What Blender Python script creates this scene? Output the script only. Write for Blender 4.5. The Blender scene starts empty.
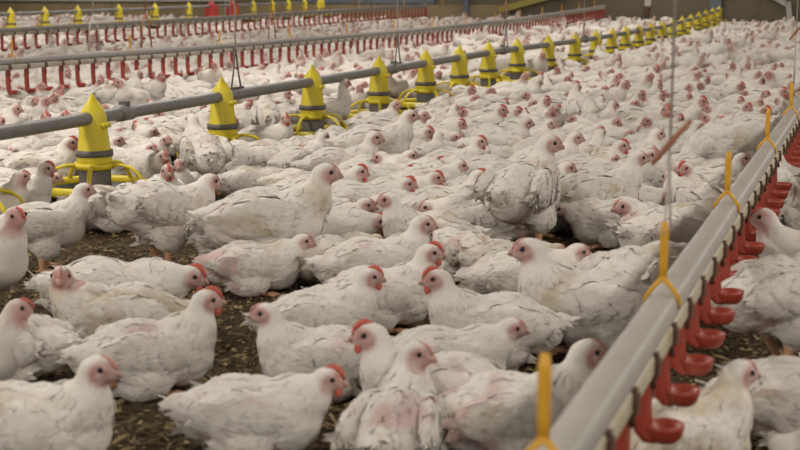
import bpy, bmesh, math, random
import numpy as np
from mathutils import Vector, Matrix, noise, Euler

random.seed(11)
scene = bpy.context.scene
COL = scene.collection
rad = math.radians

# ------------------------------------------------------------------ camera
H = 0.75                                  # eye height above the litter
F = 1400.0                                # focal length in pixels of an 800 px wide frame
PITCH = math.atan((225 + 12) / F)
cam_d = bpy.data.cameras.new('camera')
cam = bpy.data.objects.new('camera', cam_d)
COL.objects.link(cam)
cam.location = (0, 0, H)
cam.rotation_euler = (math.pi / 2 - PITCH, 0, 0)
cam_d.sensor_width = 36
cam_d.lens = F / 800 * 36
cam_d.clip_start = 0.02
cam_d.dof.use_dof = True
cam_d.dof.focus_distance = 4.6
cam_d.dof.aperture_fstop = 7.0
scene.camera = cam

# ------------------------------------------------------------------ light
world = bpy.data.worlds.new('world')
scene.world = world
world.use_nodes = True
world.node_tree.nodes['Background'].inputs[0].default_value = (1.0, 0.97, 0.93, 1)
world.node_tree.nodes['Background'].inputs[1].default_value = 0.70
scene.view_settings.view_transform = 'Standard'
scene.view_settings.look = 'None'
scene.view_settings.gamma = 1
scene.view_settings.use_curve_mapping = False
scene.view_settings.exposure = 0.08

TH = rad(18.678)                          # the feed and water lines run this far right of the view axis
DV = Vector((math.sin(TH), math.cos(TH), 0))
NV = Vector((-math.cos(TH), math.sin(TH), 0))     # to the left of the lines
def SL(s, l, z=0.0):                      # barn coordinates: along the lines, left of the camera, up
    return DV * s + NV * l + Vector((0, 0, z))
LINE_ROT = math.pi / 2 - TH               # local +X along the lines

CEIL = 3.0
for l in (-2.4, 3.6, 9.6, 15.6):
    for k in range(-1, 5):  # first lamp of each row is added near the camera to brighten the foreground
        ld = bpy.data.lights.new('overhead_light', 'AREA')
        ld.shape = 'RECTANGLE'; ld.size = 3.4; ld.size_y = 0.5
        ld.energy = (135, 100, 80, 74, 74, 74)[k + 1]; ld.color = (1.0, 0.94, 0.87)
        lo = bpy.data.objects.new('overhead_light', ld)
        COL.objects.link(lo)
        lo.location = SL(3.6 + k * 5.2, l, CEIL - 0.12)
        lo.rotation_euler = (0, 0, LINE_ROT)

# ------------------------------------------------------------------ projection helpers
CP, SP = math.cos(PITCH), math.sin(PITCH)
def ray(x, y):
    dx = (x - 400) / F; dz = -(y - 225) / F
    return Vector((dx, CP + dz * SP, -SP + dz * CP))
def at(x, y, h=0.0):                      # the point at height h that the photograph shows at pixel x, y
    r = ray(x, y); t = (h - H) / r.z
    return Vector((0, 0, H)) + r * t
def proj(p):
    v = p - Vector((0, 0, H)); z = v.y * CP - v.z * SP; u = v.y * SP + v.z * CP
    if z < 0.1: return (-9999, -9999)
    return (400 + F * v.x / z, 225 - F * u / z)

# ------------------------------------------------------------------ object helpers
def tag(o, label=None, cat=None, group=None, kind=None):
    if label: o['label'] = label
    if cat: o['category'] = cat
    if group: o['group'] = group
    if kind: o['kind'] = kind
    return o
def mesh_obj(name, me, parent=None):
    o = bpy.data.objects.new(name, me)
    COL.objects.link(o)
    if parent: o.parent = parent
    return o
def empty(name, loc=(0, 0, 0), rz=0.0, s=1.0):
    o = bpy.data.objects.new(name, None)
    o.empty_display_size = 0.05
    COL.objects.link(o)
    o.location = loc; o.rotation_euler = (0, 0, rz); o.scale = (s, s, s)
    return o

class MB:
    """collects simple shapes into one mesh"""
    def __init__(self):
        self.v = []; self.f = []; self.m = []; self.att = {}
    def add(self, vs, fs, mi=0):
        b = len(self.v)
        self.v += [tuple(p) for p in vs]
        self.f += [tuple(i + b for i in f) for f in fs]
        self.m += [mi] * len(fs)
        return self
    def box(self, c, s, M=None, mi=0):
        vs = []
        for z in (-.5, .5):
            for x, y in ((-.5, -.5), (.5, -.5), (.5, .5), (-.5, .5)):
                p = Vector((x * s[0], y * s[1], z * s[2]))
                if M: p = M @ p
                vs.append(p + Vector(c))
        return self.add(vs, [(3, 2, 1, 0), (4, 5, 6, 7), (0, 1, 5, 4), (1, 2, 6, 5), (2, 3, 7, 6), (3, 0, 4, 7)], mi)
    def tube(self, pts, r, n=8, mi=0, cap=True, flat=1.0):
        pts = [Vector(p) for p in pts]
        rs = r if isinstance(r, (list, tuple)) else [r] * len(pts)
        vs = []; fs = []
        up = None
        for i, p in enumerate(pts):
            a = pts[max(0, i - 1)]; b = pts[min(len(pts) - 1, i + 1)]
            t = (b - a).normalized()
            if up is None:
                up = Vector((0, 0, 1)) if abs(t.z) < .9 else Vector((1, 0, 0))
            sx = t.cross(up).normalized(); uy = sx.cross(t).normalized(); up = uy
            for k in range(n):
                an = 2 * math.pi * k / n
                vs.append(p + sx * math.cos(an) * rs[i] + uy * math.sin(an) * rs[i] * flat)
        for i in range(len(pts) - 1):
            for k in range(n):
                a = i * n + k; b = i * n + (k + 1) % n
                fs.append((a, b, b + n, a + n))
        if cap:
            fs.append(tuple(range(n))[::-1]); q = (len(pts) - 1) * n
            fs.append(tuple(range(q, q + n)))
        return self.add(vs, fs, mi)
    def lathe(self, prof, n=24, c=(0, 0, 0), mi=0, closed=False):
        vs = []; fs = []
        for r, z in prof:
            for k in range(n):
                an = 2 * math.pi * k / n
                vs.append((c[0] + r * math.cos(an), c[1] + r * math.sin(an), c[2] + z))
        m = len(prof)
        for i in range(m if closed else m - 1):
            for k in range(n):
                a = i * n + k; b = i * n + (k + 1) % n
                j = ((i + 1) % m - i) * n
                fs.append((a, b, b + j, a + j))
        return self.add(vs, fs, mi)
    def ell(self, c, r, M=None, nu=16, nv=10, mi=0):
        vs = []; fs = []
        c = Vector(c)
        def P(th, ph):
            p = Vector((r[0] * math.sin(th) * math.cos(ph), r[1] * math.sin(th) * math.sin(ph), r[2] * math.cos(th)))
            return (M @ p if M else p) + c
        vs.append(P(0, 0))
        for i in range(1, nv):
            for k in range(nu):
                vs.append(P(math.pi * i / nv, 2 * math.pi * k / nu))
        vs.append(P(math.pi, 0))
        for k in range(nu):
            fs.append((0, 1 + k, 1 + (k + 1) % nu))
            q = 1 + (nv - 2) * nu
            fs.append((q + k, len(vs) - 1, q + (k + 1) % nu))
        for i in range(nv - 2):
            for k in range(nu):
                a = 1 + i * nu + k; b = 1 + i * nu + (k + 1) % nu
                fs.append((a, a + nu, b + nu, b))
        return self.add(vs, fs, mi)
    def mesh(self, name, mats, smooth=True):
        me = bpy.data.meshes.new(name)
        me.from_pydata(self.v, [], self.f)
        for m in (mats if isinstance(mats, (list, tuple)) else [mats]): me.materials.append(m)
        me.polygons.foreach_set('material_index', self.m)
        me.polygons.foreach_set('use_smooth', [smooth] * len(self.f))
        me.update()
        return me
    def obj(self, name, mats, parent=None, smooth=True):
        return mesh_obj(name, self.mesh(name, mats, smooth), parent)

# ------------------------------------------------------------------ materials
def mat(name):
    m = bpy.data.materials.new(name); m.use_nodes = True
    nt = m.node_tree
    return m, nt, nt.nodes['Principled BSDF']
def nd(nt, t, **kw):
    n = nt.nodes.new(t)
    for k, v in kw.items(): setattr(n, k, v)
    return n
def mixc(nt, fac, a, b, mode='MIX'):
    n = nd(nt, 'ShaderNodeMix', data_type='RGBA', blend_type=mode)
    for sock, val in ((n.inputs[0], fac), (n.inputs[6], a), (n.inputs[7], b)):
        if isinstance(val, bpy.types.NodeSocket): nt.links.new(val, sock)
        elif isinstance(val, (int, float)): sock.default_value = val
        else: sock.default_value = (*val, 1)
    return n.outputs[2]
def ramp(nt, src, lo, hi):
    n = nd(nt, 'ShaderNodeMapRange'); n.interpolation_type = 'SMOOTHSTEP'
    nt.links.new(src, n.inputs[0]); n.inputs[1].default_value = lo; n.inputs[2].default_value = hi
    return n.outputs[0]
def mul(nt, a, b, op='MULTIPLY'):
    n = nd(nt, 'ShaderNodeMath', operation=op)
    for s, v in ((n.inputs[0], a), (n.inputs[1], b)):
        if isinstance(v, bpy.types.NodeSocket): nt.links.new(v, s)
        else: s.default_value = v
    return n.outputs[0]
def noise_tex(nt, vec, scale, detail=3, rough=.55):
    n = nd(nt, 'ShaderNodeTexNoise'); n.inputs['Scale'].default_value = scale
    n.inputs['Detail'].default_value = detail; n.inputs['Roughness'].default_value = rough
    nt.links.new(vec, n.inputs['Vector'])
    return n.outputs[0]
def obj_vec(nt, rnd=True):
    tc = nd(nt, 'ShaderNodeTexCoord')
    if not rnd: return tc.outputs['Object']
    oi = nd(nt, 'ShaderNodeObjectInfo')
    a = nd(nt, 'ShaderNodeVectorMath', operation='SCALE'); a.inputs[0].default_value = (31.7, 17.3, 53.1)
    nt.links.new(oi.outputs['Random'], a.inputs['Scale'])
    b = nd(nt, 'ShaderNodeVectorMath', operation='ADD')
    nt.links.new(tc.outputs['Object'], b.inputs[0]); nt.links.new(a.outputs[0], b.inputs[1])
    return b.outputs[0]
def bump(nt, bsdf, h, strength, dist=.01):
    n = nd(nt, 'ShaderNodeBump'); n.inputs['Strength'].default_value = strength
    n.inputs['Distance'].default_value = dist
    nt.links.new(h, n.inputs['Height']); nt.links.new(n.outputs[0], bsdf.inputs['Normal'])
def simple(name, col, rough=.5, metal=0.0, vary=.12, scale=14, bumps=0.0, dirt=None):
    m, nt, b = mat(name)
    v = obj_vec(nt)
    nz = noise_tex(nt, v, scale)
    dark = tuple(c * (1 - vary) for c in col); lite = tuple(min(1, c * (1 + vary)) for c in col)
    c = mixc(nt, nz, dark, lite)
    if dirt:
        d = ramp(nt, noise_tex(nt, v, dirt[1], 5), dirt[2], dirt[2] + .2)
        c = mixc(nt, mul(nt, d, dirt[3]), c, dirt[0])
    nt.links.new(c, b.inputs['Base Color'])
    b.inputs['Roughness'].default_value = rough; b.inputs['Metallic'].default_value = metal
    if bumps: bump(nt, b, noise_tex(nt, v, scale * 6), bumps, .003)
    return m

M = {}
def feather_material(name, fine=True, base=((.66, .605, .535), (.80, .76, .705))):
    m, nt, b = mat(name)
    v = obj_vec(nt)
    oi = nd(nt, 'ShaderNodeObjectInfo')
    c = mixc(nt, noise_tex(nt, v, 22, 4), *base)
    # yellow litter stains and grey smudges
    st = ramp(nt, noise_tex(nt, v, 8.5, 3), .555, .73)
    oc = nd(nt, 'ShaderNodeSeparateColor'); nt.links.new(oi.outputs['Color'], oc.inputs[0])
    inv = lambda o: mul(nt, 1.0, o, 'SUBTRACT')
    st = mul(nt, st, mul(nt, inv(oc.outputs[0]), ramp(nt, noise_tex(nt, v, 10, 3), .47, .60)), 'MAXIMUM')
    c = mixc(nt, mul(nt, st, .52), c, (.44, .335, .155))
    pk = ramp(nt, noise_tex(nt, v, 11, 3), .58, .74)
    sx = nd(nt, 'ShaderNodeSeparateXYZ'); nt.links.new(nd(nt, 'ShaderNodeTexCoord').outputs['Object'], sx.inputs[0])
    if fine: pk = mul(nt, pk, ramp(nt, mul(nt, sx.outputs[0], -1.0), -.055, .0))
    pk = mul(nt, pk, mul(nt, inv(oc.outputs[1]), mul(nt, ramp(nt, mul(nt, sx.outputs[0], -1.0), .0, .06), ramp(nt, noise_tex(nt, v, 13, 3), .46, .58))), 'MAXIMUM') if fine else pk
    c = mixc(nt, mul(nt, pk, .55), c, (.50, .26, .245))
    dk = ramp(nt, noise_tex(nt, v, 34, 4, .6), .60, .74)
    c = mixc(nt, mul(nt, dk, .26), c, (.26, .21, .17))
    at_t = nd(nt, 'ShaderNodeAttribute', attribute_name='tint')
    c = mixc(nt, 1.0, c, at_t.outputs['Color'], 'MULTIPLY')
    at_p = nd(nt, 'ShaderNodeAttribute', attribute_name='pink')
    sk = mixc(nt, noise_tex(nt, v, 60, 3), (.36, .155, .135), (.55, .31, .27))
    c = mixc(nt, at_p.outputs['Fac'], c, sk)
    r = nd(nt, 'ShaderNodeMapRange'); nt.links.new(oi.outputs['Random'], r.inputs[0])
    r.inputs[3].default_value = .88; r.inputs[4].default_value = 1.03
    c = mixc(nt, 1.0, c, r.outputs[0], 'MULTIPLY')
    nt.links.new(c, b.inputs['Base Color'])
    b.inputs['Roughness'].default_value = .85
    b.inputs['Specular IOR Level'].default_value = .15
    b.inputs['Sheen Weight'].default_value = .12
    if fine:
        h = nd(nt, 'ShaderNodeMath', operation='ADD')
        nt.links.new(noise_tex(nt, v, 55, 4), h.inputs[0])
        nt.links.new(noise_tex(nt, v, 170, 3), h.inputs[1])
        bump(nt, b, h.outputs[0], .35, .006)
    return m
M['feather'] = feather_material('white_feathers')
M['feather_far'] = feather_material('white_feathers_far', False)
M['skin'] = simple('pink_skin', (.52, .25, .21), .6, vary=.25, scale=60)
M['comb'] = simple('red_comb', (.50, .10, .065), .5, vary=.25, scale=70, bumps=.2)
M['beak'] = simple('horn_beak', (.44, .27, .21), .5, vary=.15, scale=80)
M['eye'] = simple('dark_eye', (.012, .010, .010), .08, vary=.1)
M['leg'] = simple('scaly_leg', (.56, .30, .17), .6, vary=.25, scale=90, bumps=.3)
M['yellow'] = simple('yellow_plastic', (.66, .535, .025), .42, vary=.1, dirt=((.35, .25, .06), 18, .56, .45))
M['amber'] = simple('amber_plastic', (.66, .34, .02), .4, vary=.12, dirt=((.30, .18, .05), 30, .58, .4))
M['grey_pl'] = simple('grey_band', (.115, .105, .095), .6, vary=.15)
M['pan'] = simple('dark_pan', (.045, .043, .042), .5, vary=.2)
M['feed'] = simple('feed_mash', (.42, .28, .10), .9, vary=.4, scale=90, bumps=.6)
M['pipe'] = simple('galvanised_pipe', (.20, .195, .185), .48, .35, vary=.18, scale=9, dirt=((.10, .085, .07), 22, .55, .5))
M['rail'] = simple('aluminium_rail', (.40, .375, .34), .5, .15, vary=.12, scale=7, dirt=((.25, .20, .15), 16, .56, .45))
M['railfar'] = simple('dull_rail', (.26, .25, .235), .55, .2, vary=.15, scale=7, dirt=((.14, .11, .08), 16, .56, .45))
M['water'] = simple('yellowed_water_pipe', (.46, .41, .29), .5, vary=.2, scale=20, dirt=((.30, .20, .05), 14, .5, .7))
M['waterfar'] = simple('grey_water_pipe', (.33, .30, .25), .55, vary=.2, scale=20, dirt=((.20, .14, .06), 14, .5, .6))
M['rust'] = simple('brown_clip', (.10, .045, .025), .7, vary=.3)
M['red'] = simple('red_plastic', (.30, .042, .024), .38, vary=.18, dirt=((.12, .03, .02), 25, .58, .5))
M['redbox'] = simple('red_feeder_plastic', (.45, .035, .03), .45, vary=.15)
M['cord'] = simple('nylon_cord', (.42, .38, .34), .8, vary=.2)
M['cordred'] = simple('rusty_cord', (.30, .12, .06), .8, vary=.2)
M['blue'] = simple('blue_grey_metal', (.11, .13, .16), .6, vary=.15, scale=3)
M['pale'] = simple('pale_metal', (.42, .41, .38), .55, .2, vary=.15, scale=6)
M['tan'] = simple('tan_board', (.25, .19, .105), .85, vary=.35, scale=2.2, bumps=.3)
M['olive_metal'] = simple('olive_beam', (.33, .27, .06), .6, vary=.2, scale=4)

def wall_material(name, a, b_, dirt):
    m, nt, b = mat(name)
    v = obj_vec(nt, False)
    c = mixc(nt, noise_tex(nt, v, .8, 5), a, b_)
    d = ramp(nt, noise_tex(nt, v, 2.7, 6, .65), .5, .75)
    c = mixc(nt, mul(nt, d, .5), c, dirt)
    nt.links.new(c, b.inputs['Base Color']); b.inputs['Roughness'].default_value = .9
    bump(nt, b, noise_tex(nt, v, 9, 5), .3, .02)
    return m
M['wall'] = wall_material('barn_wall', (.115, .097, .064), (.155, .131, .090), (.075, .064, .042))
M['ceil'] = wall_material('barn_ceiling', (.50, .48, .44), (.56, .54, .50), (.42, .40, .36))

def litter_material():
    m, nt, b = mat('litter')
    v = obj_vec(nt, False)
    c = mixc(nt, noise_tex(nt, v, 5, 6, .65), (.040, .026, .014), (.120, .080, .038))
    g = ramp(nt, noise_tex(nt, v, 38, 4, .6), .5, .68)
    c = mixc(nt, mul(nt, g, .6), c, (.26, .19, .085))
    k = ramp(nt, noise_tex(nt, v, 60, 3), .53, .66)
    c = mixc(nt, mul(nt, k, .65), c, (.028, .020, .012))
    nt.links.new(c, b.inputs['Base Color']); b.inputs['Roughness'].default_value = .95
    b.inputs['Specular IOR Level'].default_value = .2
    h = nd(nt, 'ShaderNodeMath', operation='ADD')
    nt.links.new(noise_tex(nt, v, 28, 6, .7), h.inputs[0]); nt.links.new(noise_tex(nt, v, 85, 4, .7), h.inputs[1])
    bump(nt, b, h.outputs[0], .9, .02)
    return m
M['litter'] = litter_material()
def chip_material():
    m, nt, b = mat('litter_chips')
    a = nd(nt, 'ShaderNodeAttribute', attribute_name='tint')
    c = mixc(nt, a.outputs['Fac'], (.045, .028, .013), (.36, .27, .125))
    nt.links.new(c, b.inputs['Base Color']); b.inputs['Roughness'].default_value = .9
    return m
M['chip'] = chip_material()

# ------------------------------------------------------------------ the barn
S0, S1, L0, L1 = -4.0, 26.4, -9.0, 19.0
def slab(name, pts, z0, z1, m):
    vs = [Vector((p.x, p.y, z0)) for p in pts] + [Vector((p.x, p.y, z1)) for p in pts]
    b = MB().add(vs, [(3, 2, 1, 0), (4, 5, 6, 7), (0, 1, 5, 4), (1, 2, 6, 5), (2, 3, 7, 6), (3, 0, 4, 7)])
    return tag(b.obj(name, m, smooth=False), kind='structure')
rect = lambda s0, s1, l0, l1: [SL(s0, l1), SL(s0, l0), SL(s1, l0), SL(s1, l1)]
tag(slab('floor', rect(S0, S1, L0, L1), -.12, 0, M['litter']), 'dark brown litter floor')
tag(slab('ceiling', rect(S0, S1, L0, L1), CEIL, CEIL + .1, M['ceil']), 'pale barn ceiling')
tag(slab('wall_left', rect(S0, S1, L1, L1 + .15), -.12, CEIL, M['wall']), 'dull brown side wall')
tag(slab('wall_right', rect(S0, S1, L0 - .15, L0), -.12, CEIL, M['wall']), 'dull brown side wall')
wall = tag(slab('wall_far', rect(S1, S1 + .15, L0 - .15, L1 + .15), -.12, CEIL, M['wall']), 'olive brown end wall')
# wall furniture: boards, posts and braces belong to the end wall
def wall_bar(name, p0, p1, w, m, d=.06):
    a = Vector(p0); b = Vector(p1)
    t = (b - a).normalized(); n = -DV
    sx = t.cross(n).normalized()
    vs = []
    for q in (a, b):
        for i, j in ((-1, 0), (1, 0), (1, 1), (-1, 1)):
            vs.append(q + sx * w / 2 * i + n * d * j)
    return MB().add(vs, [(0, 1, 2, 3), (7, 6, 5, 4), (0, 4, 5, 1), (1, 5, 6, 2), (2, 6, 7, 3), (3, 7, 4, 0)]).obj(name, m, wall, False)
for l0, l1 in ((6.7, 9.5), (9.52, 12.4), (12.42, 15.3), (15.32, 18.9)):
    wall_bar('kick_board', SL(S1, l0, .22), SL(S1, l1, .22), .42, M['tan'])
for l0, l1 in ((8.2, 9.6), (9.63, 11.0)):
    wall_bar('cladding_panel', SL(S1, l0, .95), SL(S1, l1, .95), 1.0, M['blue'], .05)
wall_bar('wall_post', SL(S1, 2.82, 0), SL(S1, 2.82, CEIL), .20, M['blue'], .12)
wall_bar('wall_post', SL(S1, 7.55, 0), SL(S1, 7.55, CEIL), .10, M['blue'], .10)
wall_bar('brace', SL(S1, 2.25, .84), SL(S1, 1.55, .45), .09, M['pale'], .08)
wall_bar('brace', SL(S1, 1.55, .50), SL(S1, 1.50, .15), .09, M['pale'], .08)
wall_bar('drop_pipe', SL(S1, 4.02, 1.4), SL(S1, 4.06, .42), .11, M['pale'], .1)
wall_bar('drop_pipe_end', SL(S1, 4.06, .42), SL(S1, 4.09, .20), .07, M['rust'], .09)
wall_bar('supply_pipe', SL(S1 - .05, 12.5, .50), SL(S1 - .05, 18.9, .50), .045, M['pale'], .05)
wall_bar('wall_beam', SL(S1, 6.9, .33), SL(S1, 5.55, .70), .12, M['olive_metal'], .1)
wall_bar('wall_beam', SL(S1, 5.62, .72), SL(S1, 5.46, .72), .16, M['blue'], .2)
for l in (-5.5, -2.5, .2, 5.1, 18.0):
    wall_bar('panel_seam', SL(S1, l, 0), SL(S1, l, CEIL), .035, M['wall'], .03)

# ------------------------------------------------------------------ feed lines
def interp(tab, s):
    if s <= tab[0][0]: return tab[0][1]
    for (a, x), (b, y) in zip(tab, tab[1:]):
        if s <= b: return x + (y - x) * (s - a) / (b - a)
    return tab[-1][1]
F1_L, F1_H = 2.59, [(0, .302), (10, .300), (13, .272), (18, .262), (21, .30), (25.3, .385)]
F2_L, F2_H = 10.4, [(0, .42), (15, .425), (25.5, .475)]
D1_L, D1_H = .268, [(0, .319), (3, .324), (26, .340)]
D2_L, D2_H = 4.7, [(0, .36), (6.8, .357), (9, .337), (14, .322), (18.8, .345), (25.6, .445)]
D3_L, D3_H = 7.6, [(0, .385), (11, .385), (25.2, .478)]

def line_pts(L, tab, s0, s1, step, dz=0.0):
    n = max(2, int((s1 - s0) / step) + 1)
    return [SL(s0 + (s1 - s0) * i / (n - 1), L, interp(tab, s0 + (s1 - s0) * i / (n - 1)) + dz) for i in range(n)]

# a pan feeder hung on the pipe: local z = 0 under the pan, pipe axis at z = .300 along X
def feeder_meshes():
    d = {}
    b = MB()
    prof = [(.0535, .118), (.062, .122), (.061, .165), (.0555, .205), (.050, .25), (.0465, .312), (.043, .330), (.032, .350), (.018, .368), (.006, .384), (0, .386)]
    n = 24
    vs = []; fs = []
    for r, z in prof:
        k2 = 1.0 if z < .312 else max(.35, 1 - (z - .312) * 9)      # the top closes to a fin across the pipe
        for k in range(n):
            an = 2 * math.pi * k / n
            vs.append((r * math.cos(an), r * k2 * math.sin(an), z))
    for i in range(len(prof) - 1):
        for k in range(n):
            fs.append((i * n + k, i * n + (k + 1) % n, (i + 1) * n + (k + 1) % n, (i + 1) * n + k))
    b.add(vs, fs)
    b.box((0, -.051, .276), (.05, .012, .018)); b.box((0, .051, .276), (.05, .012, .018))
    d['cone'] = b.mesh('cone', M['yellow'])
    d['band'] = MB().lathe([(.056, .166), (.0655, .166), (.0655, .188), (.056, .188)], 24, closed=True).mesh('band', M['grey_pl'])
    b = MB().lathe([(.050, .03), (.056, .05), (.056, .121), (.050, .124)], 24)
    d['inner_tube'] = b.mesh('inner_tube', M['grey_pl'])
    d['pan'] = MB().lathe([(.0, .003), (.115, .002), (.135, .008), (.172, .032), (.178, .048), (.172, .050), (.160, .030), (.12, .014), (0, .012)], 32).mesh('pan', M['pan'])
    b = MB().lathe([(.175, .040), (.189, .038), (.195, .048), (.194, .066), (.186, .074), (.178, .066)], 36, closed=True)
    d['rim'] = b.mesh('rim', M['yellow'])
    b = MB()
    fs = []
    rr = [(.0, .055), (.055, .052), (.10, .034), (.145, .026), (.162, .028)]
    b.lathe(rr, 24)
    b.v = [(x, y, z + .006 * noise.noise(Vector((x * 60, y * 60, 1)))) for x, y, z in b.v]
    d['feed'] = b.mesh('feed', M['feed'])
    d['hub'] = MB().lathe([(.058, .122), (.070, .124), (.071, .140), (.060, .144)], 24, closed=True).mesh('hub', M['yellow'])
    b = MB()
    pts = [(.064, 0, .134), (.10, 0, .137), (.135, 0, .128), (.162, 0, .108), (.180, 0, .082), (.187, 0, .060)]
    b.tube(pts, [.0095, .0085, .008, .008, .008, .009], 8, flat=.75)
    d['grill_rib'] = b.mesh('grill_rib', M['yellow'])
    return d
FM = feeder_meshes()
ORD = ['first', 'second', 'third', 'fourth', 'fifth', 'sixth', 'seventh', 'eighth', 'ninth', 'tenth', 'eleventh', 'twelfth', 'thirteenth',
       'fourteenth', 'fifteenth', 'sixteenth', 'seventeenth', 'eighteenth', 'nineteenth', 'twentieth', 'twenty-first', 'twenty-second', 'twenty-third', 'twenty-fourth']
def feeder(s, L, tab, label, group, far=False, turn=0.0):
    t = empty('pan_feeder', SL(s, L, interp(tab, s) - .300), LINE_ROT)
    tag(t, label, 'feeder', group)
    for k in ('cone', 'band', 'inner_tube', 'pan', 'feed'): mesh_obj(k, FM[k], t)
    hub = mesh_obj('hub', FM['hub'], t)
    rim = mesh_obj('rim', FM['rim'], t)
    for i in range(5):
        r = mesh_obj('grill_rib', FM['grill_rib'], hub); r.rotation_euler = (0, 0, turn + i * 2 * math.pi / 5)
    return t
F1_S = [3.56, 4.30, 5.33, 6.33, 7.30, 8.15, 8.88, 9.61, 10.45, 11.51, 12.61, 13.61, 14.48, 15.3, 16.2, 17.1, 18.05, 19.0, 19.95, 20.9, 21.85, 22.8, 23.75, 24.7]
f1_pos = []
for i, s in enumerate(F1_S):
    if i == 0: lab = 'yellow pan feeder cut by the left edge, only its grill showing'
    elif i == 1: lab = 'yellow pan feeder nearest the camera, whole dark pan showing'
    elif i == len(F1_S) - 1: lab = 'yellow pan feeder at the far end of the near grey pipe'
    else: lab = 'yellow pan feeder, %s whole one from the left on the near pipe' % ORD[i - 1]
    feeder(s, F1_L, F1_H, lab, 'yellow pan feeders on the near feed pipe', turn=rad(-156 + (i - 1) * 23))
    f1_pos.append(SL(s, F1_L))
f2_pos = []
s = 14.75; i = 0
F2_S = []
for px in (10, 44, 77, 118, 154, 188, 253, 272, 288, 304, 319, 332):
    for k in range(400):                                            # where along the second pipe this feeder hangs
        ss = 14 + k * .03
        if proj(SL(ss, F2_L, interp(F2_H, ss)))[0] >= px: break
    F2_S.append(ss)
for i, s in enumerate(F2_S):
    feeder(s, F2_L, F2_H, 'small distant yellow feeder, %s from the left on the far feed pipe' % ORD[i], 'yellow pan feeders on the far feed pipe', True, i)
    f2_pos.append(SL(s, F2_L))
# two red feeders on the far line
for px, word in ((211, 'left'), (232, 'right')):
    for k in range(500):
        ss = 14 + k * .03
        if proj(SL(ss, F2_L, interp(F2_H, ss)))[0] >= px: break
    t = empty('feed_sensor', SL(ss, F2_L, interp(F2_H, ss)), LINE_ROT)
    tag(t, 'red box hanging on the far feed pipe, %s one of two' % word, 'sensor box', 'red boxes on the far feed pipe')
    MB().box((0, 0, -.085), (.21, .15, .21)).box((0, 0, -.20), (.15, .11, .03)).obj('housing', M['redbox'], t, False)
    MB().lathe([(.0, .085), (.03, .08), (.05, .03), (.055, .018)], 12).obj('cap', M['redbox'], t)

def pipe_line(name, L, tab, s0, s1, r, label, couplings):
    t = empty(name, SL(s0, L, 0)); tag(t, label, 'pipe')
    o = SL(s0, L, 0)
    MB().tube([p - o for p in line_pts(L, tab, s0, s1, .8)], r, 14).obj('tube', M['pipe'], t)
    for sc in couplings:
        p = SL(sc, L, interp(tab, sc)) - o
        MB().tube([p - DV * .045, p + DV * .045], r * 1.28, 14).obj('coupling', M['pipe'], t)
        MB().box(p + Vector((0, 0, r * 1.35)), (.03, .03, .02), Matrix.Rotation(LINE_ROT, 3, 'Z')).obj('clamp_bolt', M['grey_pl'], t, False)
pipe_line('feed_pipe', F1_L, F1_H, 2.6, 25.3, .0235, 'grey steel feed pipe running through the near yellow feeders', (4.52, 7.55, 10.0, 13.1, 16.1, 19.2, 22.3))
pipe_line('feed_pipe', F2_L, F2_H, 12.2, 25.6, .022, 'thin grey feed pipe of the far feeder row', (15.2, 18.2, 21.2))

# ------------------------------------------------------------------ drinker lines
def cup_meshes():
    c = MB().lathe([(0, 0), (.015, .001), (.021, .007), (.0245, .020), (.025, .025), (.022, .025), (.018, .010), (.012, .006), (0, .005)], 16)
    cup = c.mesh('drip_cup', M['red'])
    a = MB()
    # flat arm that drops from the pipe and hooks under the cup
    for x in (-.007, .007):
        a.tube([(x, .022, .160), (x, .028, .146), (x, .032, .12), (x, .031, .06), (x, .028, .020), (x, .020, .005), (x, .010, .003)], [.009, .0115, .012, .012, .012, .010, .006], 6, flat=.6)
    arm = a.mesh('cup_arm', M['red'])
    n = MB().tube([(0, .024, .160), (0, .022, .135), (0, .016, .105)], [.010, .007, .004], 8).mesh('nipple', M['rust'])
    return cup, arm, n
CUP, ARM, NIP = cup_meshes()
def hanger_mesh():
    b = MB()
    # strap above the rail that forks over it (local X along the line)
    b.tube([(0, 0, .105), (0, 0, .09), (0, 0, .045), (0, 0, .022)], [.0045, .0065, .006, .006], 8, flat=.5)
    for sgn in (-1, 1):
        b.tube([(0, 0, .026), (0, sgn * .014, .010), (0, sgn * .0235, -.004), (0, sgn * .0238, -.018)], [.0042, .0038, .0034, .0025], 6)
    return b.mesh('hanger', M['amber'])
HANG = hanger_mesh()
def rail_profile(pts, w, h, r=.2):
    """rounded box section swept along pts"""
    sec = []
    for cx, cy, a0 in ((1, 1, 0), (-1, 1, 90), (-1, -1, 180), (1, -1, 270)):
        for k in range(4):
            a = rad(a0 + k * 30)
            q = min(w, h) * r
            sec.append(((w / 2 - q) * cx + q * math.cos(a), (h / 2 - q) * cy + q * math.sin(a)))
    n = len(sec); vs = []; fs = []
    for p in pts:
        for x, z in sec: vs.append(p + NV * x + Vector((0, 0, z)))
    for i in range(len(pts) - 1):
        for k in range(n):
            fs.append((i * n + k, i * n + (k + 1) % n, (i + 1) * n + (k + 1) % n, (i + 1) * n + k))
    fs.append(tuple(range(n))); fs.append(tuple(range((len(pts) - 1) * n, len(pts) * n))[::-1])
    return MB().add(vs, fs)
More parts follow.
